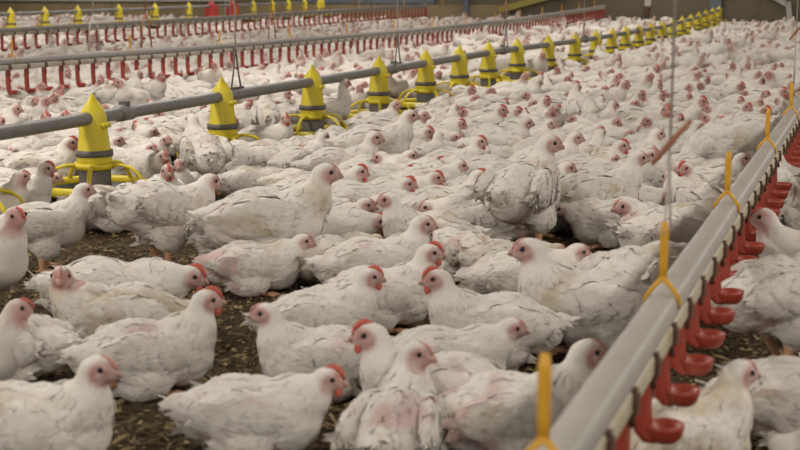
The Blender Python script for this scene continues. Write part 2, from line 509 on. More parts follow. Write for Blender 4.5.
def drinker(L, tab, s0, s1, label, spacing, hangers, railmat, c0=0.0, flip=1, drop=.208, wide=1.0):
    t = empty('drinker_line', SL(s0, L, 0)); tag(t, label, 'drinker', 'nipple drinker lines')
    o = SL(s0, L, 0)
    P = [p - o for p in line_pts(L, tab, s0, s1, .7)]
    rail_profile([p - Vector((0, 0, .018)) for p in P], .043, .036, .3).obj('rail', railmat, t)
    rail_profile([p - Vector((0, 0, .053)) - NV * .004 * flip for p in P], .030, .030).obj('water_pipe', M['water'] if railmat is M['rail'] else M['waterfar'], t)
    clip = MB().box((0, 0, 0), (.016, .037, .030)).box((0, -.018, -.004), (.024, .006, .022)).mesh('clip', M['rust'], False)
    s = s0 + c0; k = 0
    while s < s1 - .05:
        z = interp(tab, s)
        p = SL(s, L - .008 * flip, z - drop) - o
        c = mesh_obj('drip_cup', CUP, t); c.location = p; c.rotation_euler = (0, 0, LINE_ROT + (0 if flip > 0 else math.pi))
        c.location = p - NV * .026 * flip * wide
        c.scale = (wide, wide, wide)
        for nm, me in (('cup_arm', ARM), ('nipple', NIP)):
            a = mesh_obj(nm, me, c); a.scale = (1, 1, (drop - .048) / .160 / wide)
        q = mesh_obj('clip', clip, t); q.location = SL(s, L - .004 * flip, z - .052) - o; q.rotation_euler = (0, 0, LINE_ROT)
        s += spacing; k += 1
    for sh in hangers:
        h = mesh_obj('hanger', HANG, t); h.location = SL(sh, L, interp(tab, sh)) - o; h.rotation_euler = (0, 0, LINE_ROT)
    # end stand of the line: riser and cap
    e = SL(s1, L, interp(tab, s1)) - o
    MB().tube([e + Vector((0, 0, .02)), e - Vector((0, 0, .22))], .02, 8).obj('end_riser', M['red'], t)
    return t
hg = lambda a, b, d: [a + d * i for i in range(int((b - a) / d) + 1)]
drinker(D1_L, D1_H, .7, 26.0, 'near drinker rail with red drip cups crossing the lower right corner', .17, [1.20, 1.95, 2.84, 3.90, 4.98] + hg(5.95, 25.5, 1.0), M['rail'], .05, drop=.155, wide=1.0)
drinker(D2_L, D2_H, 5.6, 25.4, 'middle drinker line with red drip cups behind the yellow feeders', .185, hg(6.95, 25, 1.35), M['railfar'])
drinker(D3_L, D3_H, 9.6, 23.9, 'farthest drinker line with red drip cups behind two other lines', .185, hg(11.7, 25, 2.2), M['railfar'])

# suspension cords up to the ceiling
def cord(pts, r, label, m='cord', extra=None):
    o = Vector((pts[0][0], pts[0][1], 0))
    t = empty('suspension_cord', o); tag(t, label, 'cord', 'cords holding up the lines')
    MB().tube([Vector(p) - o for p in pts], r, 6).obj('cord', M[m], t)
    if extra: extra(t, o)
    return t
def near_cord(s, L, tab, label, spread, zk, knot=True):
    h = interp(tab, s)
    def ex(t, o):
        for a in (-1, 1):
            MB().tube([SL(s + a * spread, L, h + .09) - o, SL(s + a * spread * .8, L, zk - .12) - o, SL(s, L, zk) - o], .0017, 6).obj('sling', M['cord'], t)
        if knot:
            MB().tube([SL(s - .025, L + .02, zk - .028) - o, SL(s, L, zk) - o, SL(s + .02, L - .025, zk + .03) - o], [.0025, .0048, .003], 8).obj('toggle', M['cordred'], t)
    cord([SL(s, L, zk), SL(s + .03, L, CEIL)], .0019, label, 'cord', ex)
near_cord(1.98, D1_L, D1_H, 'blurred grey cord with rusty toggle above the near drinker rail', .035, .535)
near_cord(5.1, D1_L, D1_H, 'cord with rusty toggle at the right edge of the photo', .03, .60)
def hook_cord(s, L, tab, label, w=.05):
    h = interp(tab, s)
    def ex(t, o):
        MB().tube([SL(s - w, L, h + .02) - o, SL(s - w * .5, L, h + .09) - o, SL(s, L, h + .20) - o, SL(s + w * .5, L, h + .09) - o, SL(s + w, L, h + .02) - o], .004, 6).obj('wire_bail', M['grey_pl'], t)
        MB().box(SL(s, L, h + .027) - o, (.14, .012, .008), Matrix.Rotation(LINE_ROT, 3, 'Z')).obj('saddle_bar', M['grey_pl'], t, False)
    cord([SL(s, L, h + .19), SL(s - .02, L, CEIL)], .0035, label, 'cord', ex)
hook_cord(5.47, F1_L, F1_H, 'thin wire with hook just right of the second whole yellow feeder')
hook_cord(7.62, F1_L, F1_H, 'thin wire bail between fourth and fifth whole yellow feeders')
hook_cord(10.1, F1_L, F1_H, 'thin wire bail between seventh and eighth whole yellow feeders')
hook_cord(13.0, F1_L, F1_H, 'thin wire bail near the eleventh whole yellow feeder')
def plain_cord(px, L, tab, label, m):
    for k in range(900):
        s = 5 + k * .025
        if proj(SL(s, L, interp(tab, s)))[0] >= px: break
    h = interp(tab, s)
    def ex(t, o):
        for a in (-1, 1):
            MB().tube([SL(s + a * .07, L, h + .01) - o, SL(s + a * .05, L, h + .16) - o, SL(s, L, h + .24) - o], .006, 6).obj('sling', M[m], t)
    cord([SL(s, L, h + .23), SL(s, L, CEIL)], .005, label, m, ex)
plain_cord(93, D2_L, D2_H, 'thin grey cord above the left part of the middle drinker line', 'cord')
plain_cord(146, D2_L, D2_H, 'rusty cord left of the middle of the middle drinker line', 'cordred')
plain_cord(271, D2_L, D2_H, 'rusty double cord above the middle drinker line, third from left', 'cordred')
plain_cord(227, D3_L, D3_H, 'thin dark cord on the farthest drinker line under the red boxes', 'cord')
plain_cord(353, D3_L, D3_H, 'rusty cord on the farthest drinker line toward its right end', 'cordred')
plain_cord(505, D2_L, D2_H, 'rusty cord on the middle drinker line toward its right end', 'cordred')

# ------------------------------------------------------------------ chickens
from mathutils.bvhtree import BVHTree
POSES = {   # lift, body pitch, head centre, head yaw, head nose-down pitch
    'sit':     (0, 2, (.132, 0, .140), 0, 8),
    'sit_l':   (0, 2, (.124, .014, .142), 50, 6),
    'sit_r':   (0, 2, (.124, -.014, .142), -50, 6),
    'up':      (0, 5, (.112, 0, .172), 0, 5),
    'up_l':    (0, 5, (.106, .010, .174), 60, 5),
    'up_r':    (0, 5, (.106, -.010, .174), -60, 5),
    'up_b':    (0, 5, (.104, .008, .170), 95, 8),
    'up_c':    (0, 5, (.104, -.008, .170), -95, 8),
    'sit_b':   (0, 4, (.110, .004, .160), 88, 4),
    'low':     (0, -2, (.145, 0, .108), 0, 15),
    'low_l':   (0, -2, (.135, .024, .110), 55, 15),
    'low_r':   (0, -2, (.135, -.024, .110), -55, 15),
    'stand':   (.060, 4, (.120, 0, .232), 0, 6),
    'stand_l': (.060, 4, (.114, .012, .232), 55, 6),
    'stand_r': (.060, 4, (.114, -.012, .232), -55, 6),
    'tall':    (.065, 10, (.098, 0, .262), 0, 5),
    'lean':    (.072, -9, (.128, 0, .205), 0, 4),
    'peck':    (.060, -10, (.175, 0, .070), 0, 55),
}
def set_attrs(me, pink, tint):
    a = me.attributes.new('pink', 'FLOAT', 'POINT'); a.data.foreach_set('value', np.asarray(pink, dtype=np.float32))
    b = me.attributes.new('tint', 'FLOAT_COLOR', 'POINT')
    t = np.asarray(tint, dtype=np.float32)
    c = np.ones((len(t), 4), dtype=np.float32); c[:, :3] = t if t.ndim == 2 else t[:, None]
    b.data.foreach_set('color', c.ravel())
def remeshed(mb, voxel, smooth, ratio=1.0):
    me = mb.mesh('tmp', [])
    o = mesh_obj('tmp', me)
    r = o.modifiers.new('r', 'REMESH'); r.mode = 'VOXEL'; r.voxel_size = voxel
    s = o.modifiers.new('s', 'SMOOTH'); s.factor = .5; s.iterations = smooth
    if ratio < 1:
        d = o.modifiers.new('d', 'DECIMATE'); d.ratio = ratio
    dg = bpy.context.evaluated_depsgraph_get(); dg.update()
    e = o.evaluated_get(dg).to_mesh()
    V = np.empty(len(e.vertices) * 3); e.vertices.foreach_get('co', V); V = V.reshape(-1, 3)
    Fc = [tuple(p.vertices) for p in e.polygons]
    o.evaluated_get(dg).to_mesh_clear()
    bpy.data.objects.remove(o); bpy.data.meshes.remove(me)
    return V, Fc
BLADE_U = (0, .3, .7, 1.0); BLADE_W = (.55, 1.0, .85, .12)
def blade(mb, tints, pinks, bvh, p, t, l, w, lift, tint, rng, pink=0.0, rows=BLADE_U, edge=.06):
    """one feather that lies on the surface and lifts a little towards its tip"""
    loc, n, _, _ = bvh.find_nearest(p)
    if loc is None: return
    p = loc
    vs = []
    side0 = None
    for u, wu in zip(rows, BLADE_W):
        q, n2, _, _ = bvh.find_nearest(p + t * (l * u))
        if (q - (p + t * (l * u))).length > l * .45:          # runs past the end of the body: go straight on
            q = p + t * (l * u)
            n2 = n
        tt = (t - n2 * t.dot(n2)).normalized()
        sd = n2.cross(tt).normalized()
        if side0 is not None and sd.dot(side0) < 0: sd = -sd
        side0 = sd
        off = .0012 + lift * u ** 1.6
        for k in (-1, 0, 1):
            vs.append(q + sd * (k * w * .5 * wu) + n2 * (off + (.0012 if k == 0 else -.0004)))
    fs = []
    for i in range(3):
        for k in range(2):
            a = i * 3 + k
            fs.append((a, a + 1, a + 4, a + 3))
    mb.add(vs, fs)
    tints += [tint * (1.0 - edge * (u > .9)) * (1.0 if k == 0 else 1 - edge * .6) for u in rows for k in (-1, 0, 1)]
    pinks += [pink] * 12

def head_frame(pose):
    lift, pitch, hp, yaw, hpi = POSES[pose]
    R = Matrix.Rotation(rad(yaw), 3, 'Z') @ Matrix.Rotation(rad(hpi), 3, 'Y')
    return Vector(hp), R
def torso_xf(pose):
    lift, pitch, hp, yaw, hpi = POSES[pose]
    Rm = Matrix.Rotation(rad(-pitch), 3, 'Y'); c = Vector((0, 0, .066))
    return Rm, (lambda p: Rm @ (Vector(p) - c) + c + Vector((0, 0, lift)))
def neck_curve(pose):
    Rm, X = torso_xf(pose)
    hp, R = head_frame(pose)
    lift = POSES[pose][0]
    P0 = X((.060, 0, .085)); P3 = hp - R @ Vector((.010, 0, .004))
    hz = hp.z - P0.z
    P1 = P0 + Vector((.050, 0, .012 + .25 * max(-.1, hz)))
    P2 = P3 - R @ Vector((.018, 0, 0)) * .7 - Vector((0, 0, .55 * hz if hz > 0 else .2 * hz))
    pts = []
    for i in range(13):
        t = i / 12
        pts.append(P0 * (1 - t) ** 3 + P1 * 3 * t * (1 - t) ** 2 + P2 * 3 * t * t * (1 - t) + P3 * t ** 3)
    rs = [.056 * (1 - t) ** 1.25 + .0215 * (1 - (1 - t) ** 1.25) for t in [i / 12 for i in range(13)]]
    return pts, rs
def bird_solid(pose, wings):
    b = MB()
    Rm, X = torso_xf(pose)
    lift = POSES[pose][0]
    st = lift > 0
    b.ell(X((-.006, 0, .068)), (.106, .069, .066), Rm)
    b.ell(X((.056, 0, .063)), (.064, .060, .060), Rm)
    b.ell(X((-.026, 0, .084)), (.086, .060, .060), Rm)
    b.ell(X((-.086, 0, .074)), (.052, .050, .050), Rm)
    b.ell(X((-.122, 0, .090)), (.034, .028, .021), Rm @ Matrix.Rotation(rad(20), 3, 'Y'))
    for s in (-1, 1):
        if st:
            b.ell(X((-.005, s * .043, .026)), (.044, .028, .046), Rm)
            b.ell((-.008, s * .043, lift + .010), (.022, .017, .034))
        else:
            b.ell(X((-.015, s * .052, .034)), (.056, .028, .033), Rm)
        b.ell(X((-.010, s * .054, .086)), (.098, .0215, .046), Rm @ Matrix.Rotation(s * rad(-9), 3, 'Z') @ Matrix.Rotation(rad(4), 3, 'Y'))
    pts, rs = neck_curve(pose)
    for p, r in zip(pts, rs): b.ell(p, (r, r * .95, r))
    hp, R = head_frame(pose)
    b.ell(hp, (.0262, .0200, .0220), R)
    b.ell(hp + R @ Vector((.0138, 0, -.0046)), (.0178, .0138, .0144), R)
    b.ell(hp + R @ Vector((-.008, 0, -.004)), (.0232, .0200, .0222), R)
    return b
def body_attrs(V, pose, rng, fine=True):
    hp, R = head_frame(pose)
    Ri = R.transposed()
    pink = np.zeros(len(V)); tint = np.ones(len(V))
    Rm, X = torso_xf(pose)
    A = X((-.075, 0, .030))
    for i, v in enumerate(V):
        p = Vector(v)
        q = Ri @ (p - hp) / 1.02
        d = ((q.x - .015) / .0265) ** 2 + ((q.z + .0035) / .0210) ** 2
        f = max(0.0, min(1.0, ((1.30 if fine else 1.75) - d) / .75))
        if (p - hp).length > .050: f = 0
        f *= (.80 if fine else .92) + .5 * noise.noise(p * 90)
        # bare skin low behind the thigh
        g = (p - A); g = (g.x / .05) ** 2 + (g.z / .036) ** 2
        f2 = max(0.0, min(.6, max(0.0, 1 - g) * (.5 + 1.2 * noise.noise(p * 30 + Vector((hash(pose) % 7, 0, 0))))))
        pink[i] = max(0.0, min(1.0, max(f, f2)))
    return pink, tint

def make_bird_meshes(pose, lod):
    rng = random.Random(sum(map(ord, pose)))
    d = {}
    Rm, X = torso_xf(pose)
    hp, R = head_frame(pose)
    lift = POSES[pose][0]
    pts, rs = neck_curve(pose)
    W = lambda x, y, z: hp + R @ (Vector((x, y, z)) * 1.02)
    if lod == 0: V, Fc = remeshed(bird_solid(pose, True), .0042, 7)
    elif lod == 1: V, Fc = remeshed(bird_solid(pose, True), .0060, 4, .5)
    else: V, Fc = remeshed(bird_solid(pose, True), .0085, 2, .12 if lod == 2 else .042)
    # soft lumps in the plumage
    amp = .0030 if lod < 2 else .002
    for i in range(len(V)):
        p = Vector(V[i])
        k = min(1.0, max(0.0, ((p - hp).length - .03) / .04))
        V[i] += np.array(noise.noise_vector(p * 38)) * amp * k + np.array(noise.noise_vector(p * 15)) * amp * 1.3 * k
        if V[i][2] < .001: V[i][2] = .001
    pink, tint = body_attrs(V, pose, rng, lod == 0)
    mb = MB(); mb.add([Vector(v) for v in V], Fc)
    pinks = list(pink); tints = list(tint)
    if lod <= 1:
        bvh = BVHTree.FromPolygons([Vector(v) for v in V], Fc)
        cnt = 520 if lod == 0 else 110
        tries = 0; n = 0
        while n < cnt and tries < cnt * 6:
            tries += 1
            i = rng.randrange(len(V)); p = Vector(V[i])
            dh = (p - hp).length
            if dh < .054: continue
            loc, nn, _, _ = bvh.find_nearest(p)
            if nn.z < -.45: continue
            j = min(range(len(pts)), key=lambda j: (pts[j] - p).length)
            if (pts[j] - p).length < rs[j] + .012 and j > 4:
                flow = (pts[j - 1] - pts[min(j + 1, 12)]).normalized()
                l, w = .020, .011
            else:
                flow = Rm @ Vector((-1, rng.uniform(-.15, .15), -.25)); l, w = rng.uniform(.024, .038), rng.uniform(.014, .021)
            t = flow - nn * flow.dot(nn)
            if t.length < .25: continue
            if lod == 1: l *= 1.25; w *= 1.4
            blade(mb, tints, pinks, bvh, p, t.normalized(), l, w, rng.uniform(.0003, .0016), rng.uniform(.93, 1.0), rng)
            n += 1
    me = mb.mesh('body', M['feather'] if lod <= 1 else [M['feather_far'], M['comb'], M['eye']])
    set_attrs(me, pinks, tints)
    d['body'] = me
    # comb: a low serrated ridge from the beak over the brow
    def comb(hgt, big):
        c = MB(); n = 9
        top = []; bot = []
        for i in range(n):
            u = i / (n - 1)
            x = .0285 - .036 * u * (1.0 if big else .75)
            zz = .0215 * math.sqrt(max(0, 1 - (x / .029) ** 2)) - .003
            hh = hgt * (math.sin(math.pi * min(1, .12 + u * .9)) ** .7) * (1.0 if i % 2 else .72) + .003
            bot.append((x, zz)); top.append((x + .001, zz + hh))
        vs = []
        for (x, z), (x2, z2) in zip(bot, top):
            vs += [W(x, .0042, z), W(x, -.0042, z), W(x2, -.0016, z2), W(x2, .0016, z2)]
        fs = []
        for i in range(n - 1):
            a = i * 4
            for k in range(4):
                fs.append((a + k, a + (k + 1) % 4, a + 4 + (k + 1) % 4, a + 4 + k))
        fs += [(3, 2, 1, 0), (4 * n - 4, 4 * n - 3, 4 * n - 2, 4 * n - 1)]
        return c.add(vs, fs)
    d['comb_big'] = comb(.0085, True).mesh('comb', M['comb'])
    d['comb_small'] = comb(.0008, False).mesh('comb', M['skin'])
    w = MB()
    for s in (-1, 1): w.ell(W(.021, s * .0058, -.0185), (.0065, .0035, .0095), R, 8, 6)
    d['wattle_big'] = w.mesh('wattle', M['comb'])
    # beak: upper and lower bill
    k = MB()
    k.tube([W(.0225, 0, -.001), W(.0295, 0, -.0018), W(.0345, 0, -.005), W(.0365, 0, -.0090)], [.0082, .0068, .0042, .0010], 8, flat=.8)
    k.tube([W(.0225, 0, -.0085), W(.029, 0, -.0088), W(.0335, 0, -.0092)], [.0058, .0045, .0012], 8, flat=.6)
    d['beak'] = k.mesh('beak', M['beak'])
    for s, nm in ((1, 'eye_a'), (-1, 'eye_b')):
        d[nm] = MB().ell(W(.0090, s * .0172, .0040), (.0048, .0028, .0048), R, 10, 8).mesh('eye', M['eye'])
    # wings
    if lod == 0:
        for s, nm in ((1, 'wing_a'), (-1, 'wing_b')):
            Rw = Rm @ Matrix.Rotation(s * rad(-9), 3, 'Z') @ Matrix.Rotation(rad(4), 3, 'Y')
            c0 = X((-.010, s * .054, .086))
            wb = MB(); wt = []; wp = []
            def wpt(x, z): return c0 + Rw @ Vector((x, s * .045, z))
            for row, (x0, l, wd, nz, z0, z1, lift_) in enumerate((
                    (-.062, .062, .020, 7, -.020, .022, .0050), (-.036, .066, .022, 7, -.030, .026, .0050), (-.010, .060, .023, 7, -.036, .030, .0045), (.014, .046, .022, 8, -.036, .034, .0040),
                    (.038, .042, .022, 7, -.032, .032, .0035), (.060, .038, .022, 6, -.024, .026, .0030))):
                for q in range(nz):
                    z = z0 + (z1 - z0) * q / (nz - 1)
                    x = x0 + rng.uniform(-.006, .006)
                    t = Rw @ Vector((-1, -s * .08, -.28 * z / .04 + rng.uniform(-.08, .08) + (.12 if row < 3 else -.10)))
                    blade(wb, wt, wp, bvh, wpt(x, z), t.normalized(), l * rng.uniform(.85, 1.1), wd * rng.uniform(.9, 1.15), lift_ * rng.uniform(.35, .9) + .0006 * row, rng.uniform(.90, 1.0), rng, edge=.10)
            me = wb.mesh('wing', M['feather']); set_attrs(me, wp, wt); d[nm] = me
        tb = MB(); tt = []; tp = []
        cpt = X((-.150, 0, .090))
        bt = MB().ell(X((-.130, 0, .092)), (.026, .022, .012), Rm @ Matrix.Rotation(rad(20), 3, 'Y'), 12, 8)
        bv = BVHTree.FromPolygons([Vector(v) for v in bt.v], bt.f)
        tb.add(bt.v, bt.f); tt += [.95] * len(bt.v); tp += [0.0] * len(bt.v)
        for q in range(9):
            a = (q - 4) / 4
            t = Rm @ Vector((-1, a * .55 + rng.uniform(-.1, .1), .25 - .3 * abs(a) + rng.uniform(-.15, .15)))
            blade(tb, tt, tp, bv, X((-.124, a * .014, .100 - .008 * abs(a))), t.normalized(), rng.uniform(.036, .052), .016, .002, rng.uniform(.82, .98), rng)
        me = tb.mesh('tail', M['feather']); set_attrs(me, tp, tt); d['tail'] = me
    # legs
    for s, nm in ((1, 'leg_a'), (-1, 'leg_b')):
        g = MB()
        if lift > 0:
            fx, fy = (.012 if s > 0 else -.016), s * .043
            g.tube([(-.010, fy, lift + .012), (-.016, fy, lift - .008), (fx, fy, .012), (fx + .002, fy, .006)], [.011, .0095, .0072, .0085], 8)
        else:
            fx, fy = .028, s * .050
            g.tube([(-.035, fy, .022), (fx, fy, .010)], [.010, .008], 8)
        for an, L_ in ((-28, .036), (0, .044), (28, .037), (180, .018)):
            e = Vector((math.cos(rad(an + s * 6)), math.sin(rad(an + s * 6)), 0))
            b0 = Vector((fx, fy, .0075))
            g.tube([b0, b0 + e * L_ * .5 + Vector((0, 0, .001)), b0 + e * L_ * .85 - Vector((0, 0, .002)), b0 + e * L_ - Vector((0, 0, .005))], [.0062, .0052, .0045, .0015], 6)
        d[nm] = g.mesh('leg', M['leg'])
    return d
_cache = {}
def bird_meshes(pose, lod):
    if (pose, lod) not in _cache: _cache[(pose, lod)] = make_bird_meshes(pose, lod)
    return _cache[(pose, lod)]
NAMES = {'body': 'body', 'beak': 'beak', 'eye_a': 'eye', 'eye_b': 'eye', 'wing_a': 'wing', 'wing_b': 'wing', 'tail': 'tail_feathers', 'leg_a': 'leg', 'leg_b': 'leg'}
def place_bird(b):
    d = bird_meshes(b['pose'], b['lod'])
    t = empty('chicken', b['loc'], b['rz'], b['s'])
    tag(t, b['label'], 'chicken', b['group'])
    for k in ('body', 'wing_a', 'wing_b', 'tail', 'beak', 'eye_a', 'eye_b', 'leg_a', 'leg_b'):
        if k not in d: continue
        if b['lod'] == 1 and k.startswith('leg') and POSES[b['pose']][0] == 0: continue
        o = mesh_obj(NAMES[k], d[k], t)
        if k in ('body', 'wing_a', 'wing_b', 'tail'):
            o.color = (0 if any(q in b['label'] for q in ('yellow', 'stain')) else 1, 0 if any(q in b['label'] for q in ('bare vent', 'bare pink')) else 1, 1, 1)
    if 'stretched' in b['label']:
        g = MB()
        g.tube([(-.07, -.045, .040), (-.13, -.060, .030), (-.185, -.066, .012)], [.015, .011, .008], 8)
        for an, L_ in ((150, .040), (180, .050), (212, .042)):
            e = Vector((math.cos(rad(an)), math.sin(rad(an)), 0)); b0 = Vector((-.183, -.066, .011))
            g.tube([b0, b0 + e * L_ * .6, b0 + e * L_ - Vector((0, 0, .007))], [.0065, .005, .0015], 6)
        g.obj('leg', M['leg'], t)
    c = 'big' if b['comb'] else 'small'
    mesh_obj('comb', d['comb_' + c], t)
    if b['comb']: mesh_obj('wattle', d['wattle_big'], t)
    return t

birds = []
def axis_pts(b):
    f = Vector((math.cos(b['rz']), math.sin(b['rz']), 0)); s = b['s']
    return [b['loc'] + f * (.055 * s), b['loc'] - f * (.065 * s)]
def add_bird(kind, x, y, face, pose='sit', s=1.0, comb=0, label=None, w=1.0):
    rz = rad(face)
    if w >= 1 and y > 255: s *= .92
    Rz = Matrix.Rotation(rz, 3, 'Z')
    if kind == 'h':
        hp = Vector(POSES[pose][2]) * s
        P = at(x, y, hp.z); o = Rz @ hp
        loc = Vector((P.x - o.x, P.y - o.y, 0))
    else:
        loc = at(x, y)
    birds.append(dict(loc=loc, rz=rz, pose=pose, s=s, comb=comb, label=label, w=w, hand=True))
A = add_bird
# --- the near birds, from the front to the back of the photo
A('h', 99, 369, -12, 'up', 1.12, 0, 'pink-faced white chicken in the bottom left corner, head turned right')
A('h', 21, 305, 2, 'up', 1.0, 1, 'red-combed white chicken at the left edge, only head and neck showing')
A('g', 12, 385, 165, 'low', 1.0, 0, 'ruffled white chicken at the left edge seen from behind')
A('h', 16, 216, -38, 'stand', 1.05, 0, 'white chicken standing at the left edge under the cut feeder')
A('h', 84, 190, 22, 'stand', .92, 0, 'white chicken standing in front of the nearest feeder pan')
A('h', 209, 182, 40, 'lean', 1.12, 0, 'large scruffy white chicken standing with its rump toward the camera')
A('h', 328, 379, -3, 'sit', 1.0, 1, 'white chicken with red comb crouching bottom centre left, orange foot showing')
A('h', 207, 300, 16, 'up', 1.08, 1, 'white chicken with red comb lying right of the camera-facing one, leg stretched out')
A('g', 120, 352, 186, 'sit_b', 1.12, 0, 'white chicken with yellow-stained wing looking straight at the camera')
A('g', 116, 332, 3, 'low', 1.25, 1, 'white chicken with red comb lying behind the camera-facing one')
A('h', 265, 313, 183, 'up', 1.0, 0, 'white chicken facing left with pale orange face and bare neck')
A('h', 370, 277, 4, 'up', 1.02, 1, 'white chicken with red comb facing right in the middle of the litter gap')
A('h', 370, 336, 178, 'up', 1.12, 1, 'white chicken facing left whose red comb stands out bottom centre')
A('h', 418, 353, 78, 'up_c', 1.05, 0, 'white chicken seen from behind at bottom centre, head turned right')
A('h', 512, 328, 2, 'sit', 1.0, 0, 'white chicken with pale orange face lying bottom centre right')
A('h', 587, 352, 6, 'up', 1.12, 0, 'white chicken with bare pink patches beside the nearest amber hanger')
A('h', 437, 279, 182, 'up', 1.1, 1, 'white chicken facing left with red comb and long wing feathers')
A('h', 430, 253, 2, 'up', 1.0, 1, 'white chicken facing right with red comb, back to the left-facing one')
A('h', 529, 249, 168, 'up', 1.2, 0, 'white chicken facing left with straw-coloured beak before the brown gap')
A('g', 508, 289, 12, 'low', .95, 0, 'white chicken with brown stain on its flank behind the left-facing hen')
A('g', 462, 278, 118, 'low', .95, 0, 'white chicken with bare pink rump in the middle of the flock')
A('h', 578, 252, 8, 'sit', 1.0, 0, 'white chicken with dark face looking down beside the brown gap')
A('g', 640, 328, 50, 'low', 1.4, 0, 'plump white chicken pressed against the near drinker rail')
A('g', 668, 264, 28, 'low', 1.2, 0, 'white chicken with tail toward camera behind the second amber hanger')
A('h', 740, 373, 22, 'up', 1.1, 0, 'white chicken with yellow stain right of the red drip cups')
A('g', 806, 448, -5, 'sit', 1.15, 0, 'white chicken cut by the lower right corner')
A('g', 783, 368, 14, 'tall', 1.2, 0, 'grey-bellied white chicken standing on bare legs at the right edge')
A('h', 763, 217, 172, 'stand', 1.05, 0, 'white chicken facing left toward the red cups at the right edge')
A('g', 806, 245, 130, 'stand', 1.1, 0, 'yellowish white chicken at the right edge behind the left-facing one')
A('g', 795, 300, 60, 'sit', 1.0, 0, 'white chicken lying at the right edge behind the bare-legged one')
A('g', 255, 292, 6, 'sit', 1.0, 0, 'white chicken with purple bare vent lying left of centre')
A('h', 313, 219, 4, 'sit', 1.1, 0, 'white chicken crouching below the large hen with raised head')
A('h', 326, 173, 8, 'stand', 1.22, 0, 'large white hen with raised head standing left of centre')
A('g', 335, 284, 42, 'low', 1.0, 0, 'white chicken with raised tail tip and yellow smear')
A('h', 423, 224, 4, 'up', 1.05, 0, 'white chicken with pink face and raised head at the centre of the photo')
A('g', 203, 196, 112, 'stand', 1.15, 0, 'white chicken standing rump first at the second whole feeder')
A('g', 258, 180, 172, 'low', 1.1, 0, 'round-backed white chicken lying right of the second whole feeder')
A('g', 268, 148, 100, 'stand', 1.1, 0, 'white chicken standing between the second and third whole feeders')
A('h', 290, 175, 10, 'low', .9, 0, 'small white chicken head peeping over the large hen')
A('h', 323, 137, 40, 'up', 1.0, 0, 'white chicken with upright pale head before the third whole feeder')
A('h', 374, 138, 4, 'up', 1.15, 0, 'white chicken with raised head and long back below the fourth feeder')
A('h', 410, 116, 8, 'stand', 1.15, 0, 'white chicken with raised head right of the fourth whole feeder')
A('g', 520, 250, 62, 'stand_r', 1.28, 0, 'biggest white chicken standing back to camera right of centre')
A('g', 598, 240, 15, 'stand', 1.05, 0, 'white chicken with fanned ragged tail feathers behind the brown gap')
A('g', 735, 186, 200, 'peck', 1.35, 0, 'large white chicken with head down beside the third amber hanger')
A('h', 388, 200, 178, 'up', 1.0, 0, None)
# heads that can be told apart in the middle of the flock: pixel, facing, pose
MID = [
 (410,155,5,'sit',0),(427,132,2,'sit',1),(358,172,10,'sit',1),(347,183,-10,'low',1),(367,190,8,'low',0),(406,183,0,'sit',1),(367,207,-4,'sit',0),(377,219,-8,'low',1),
 (459,125,20,'sit',1),(456,136,-20,'low',0),(459,148,5,'low',0),(480,141,5,'up',1),(485,156,30,'low',0),(527,124,10,'up',0),(519,141,20,'low',0),(551,136,150,'low',1),
 (575,138,5,'up',0),(543,153,0,'up',1),(539,171,170,'low',1),(567,168,12,'sit',0),(515,177,5,'sit',1),(479,177,5,'up',1),(459,166,25,'sit',0),(444,162,160,'low',1),
 (435,178,5,'sit',1),(614,159,10,'sit',0),(647,121,210,'up',0),(677,119,20,'sit',1),(705,118,190,'up',0),(617,123,5,'sit',0),(624,133,-10,'low',0),(621,148,0,'up',1),
 (650,155,-20,'up',0),(682,169,0,'low_r',0),(627,183,-88,'sit',1),(630,201,-70,'low',1),(623,211,190,'sit',0),(575,85,0,'sit',1),(587,96,20,'low',1),(602,93,-20,'sit',1),
 (566,95,10,'sit',0),(583,106,0,'low',1),(604,109,-30,'sit',0),(611,87,10,'sit',0),(621,84,30,'low',1),(640,95,5,'up',1),(634,104,-15,'sit',0),(656,77,0,'sit',1),
 (667,111,-75,'up',1),(689,97,20,'sit',0),(700,101,-10,'sit',1),(709,108,160,'up',0),(740,102,10,'sit',1),(748,108,-60,'up',1),(757,102,20,'sit',0),(765,95,0,'sit',1),
 (706,80,5,'sit',1),(716,76,40,'low',0),(740,86,-20,'sit',1),(780,66,0,'sit',1),(788,74,-30,'low',0),(8,117,-20,'sit',1),(46,116,-60,'up',1),(70,143,10,'up',1),
 (21,176,20,'up',1),(15,192,5,'low',1),(46,170,10,'up',1),(120,131,5,'low',0),(155,122,170,'low',0),(152,132,10,'sit',0),(166,140,-40,'sit',0),(117,141,5,'sit',0),
 (164,156,-60,'sit',1),(168,171,-70,'up',1),(62,177,10,'low',0),(100,102,5,'low',0),(150,148,-10,'sit',0),(200,108,30,'low',0),(234,121,-70,'sit',1),(228,88,5,'sit',1),
 (263,86,20,'sit',0),(275,105,-10,'up',0),(283,98,5,'low',1),(247,106,20,'sit',1),(262,117,-30,'low',1),(345,96,10,'sit',0),
 (470,90,5,'up',1),(490,92,-10,'low',0),(460,80,20,'sit',1),(500,110,5,'up',1),(505,100,0,'low',0),(545,100,10,'up',1),(532,104,-10,'sit',0),(557,110,5,'low',1),
 (395,105,10,'up',0),(448,112,20,'sit',0),(465,112,175,'sit',1),(492,118,0,'sit',0),(575,120,160,'sit',0),(600,128,10,'sit',0),(640,130,10,'low',0),(662,140,170,'low',0),
 (690,138,20,'low',0),(720,122,5,'sit',1),(640,165,200,'low',0),(596,182,15,'sit',0),(665,195,15,'low',0),(690,210,195,'low',0),(575,195,10,'low',0),(730,150,20,'low',0),
 (560,205,170,'low',0),(450,200,15,'low',0),(492,200,10,'low',0),(440,208,170,'low',0),(345,205,20,'low',0),
]
for x, y, f, p, c in MID: A('h', x, y, f, p, .97 + .12 * random.random(), c, None, .8)

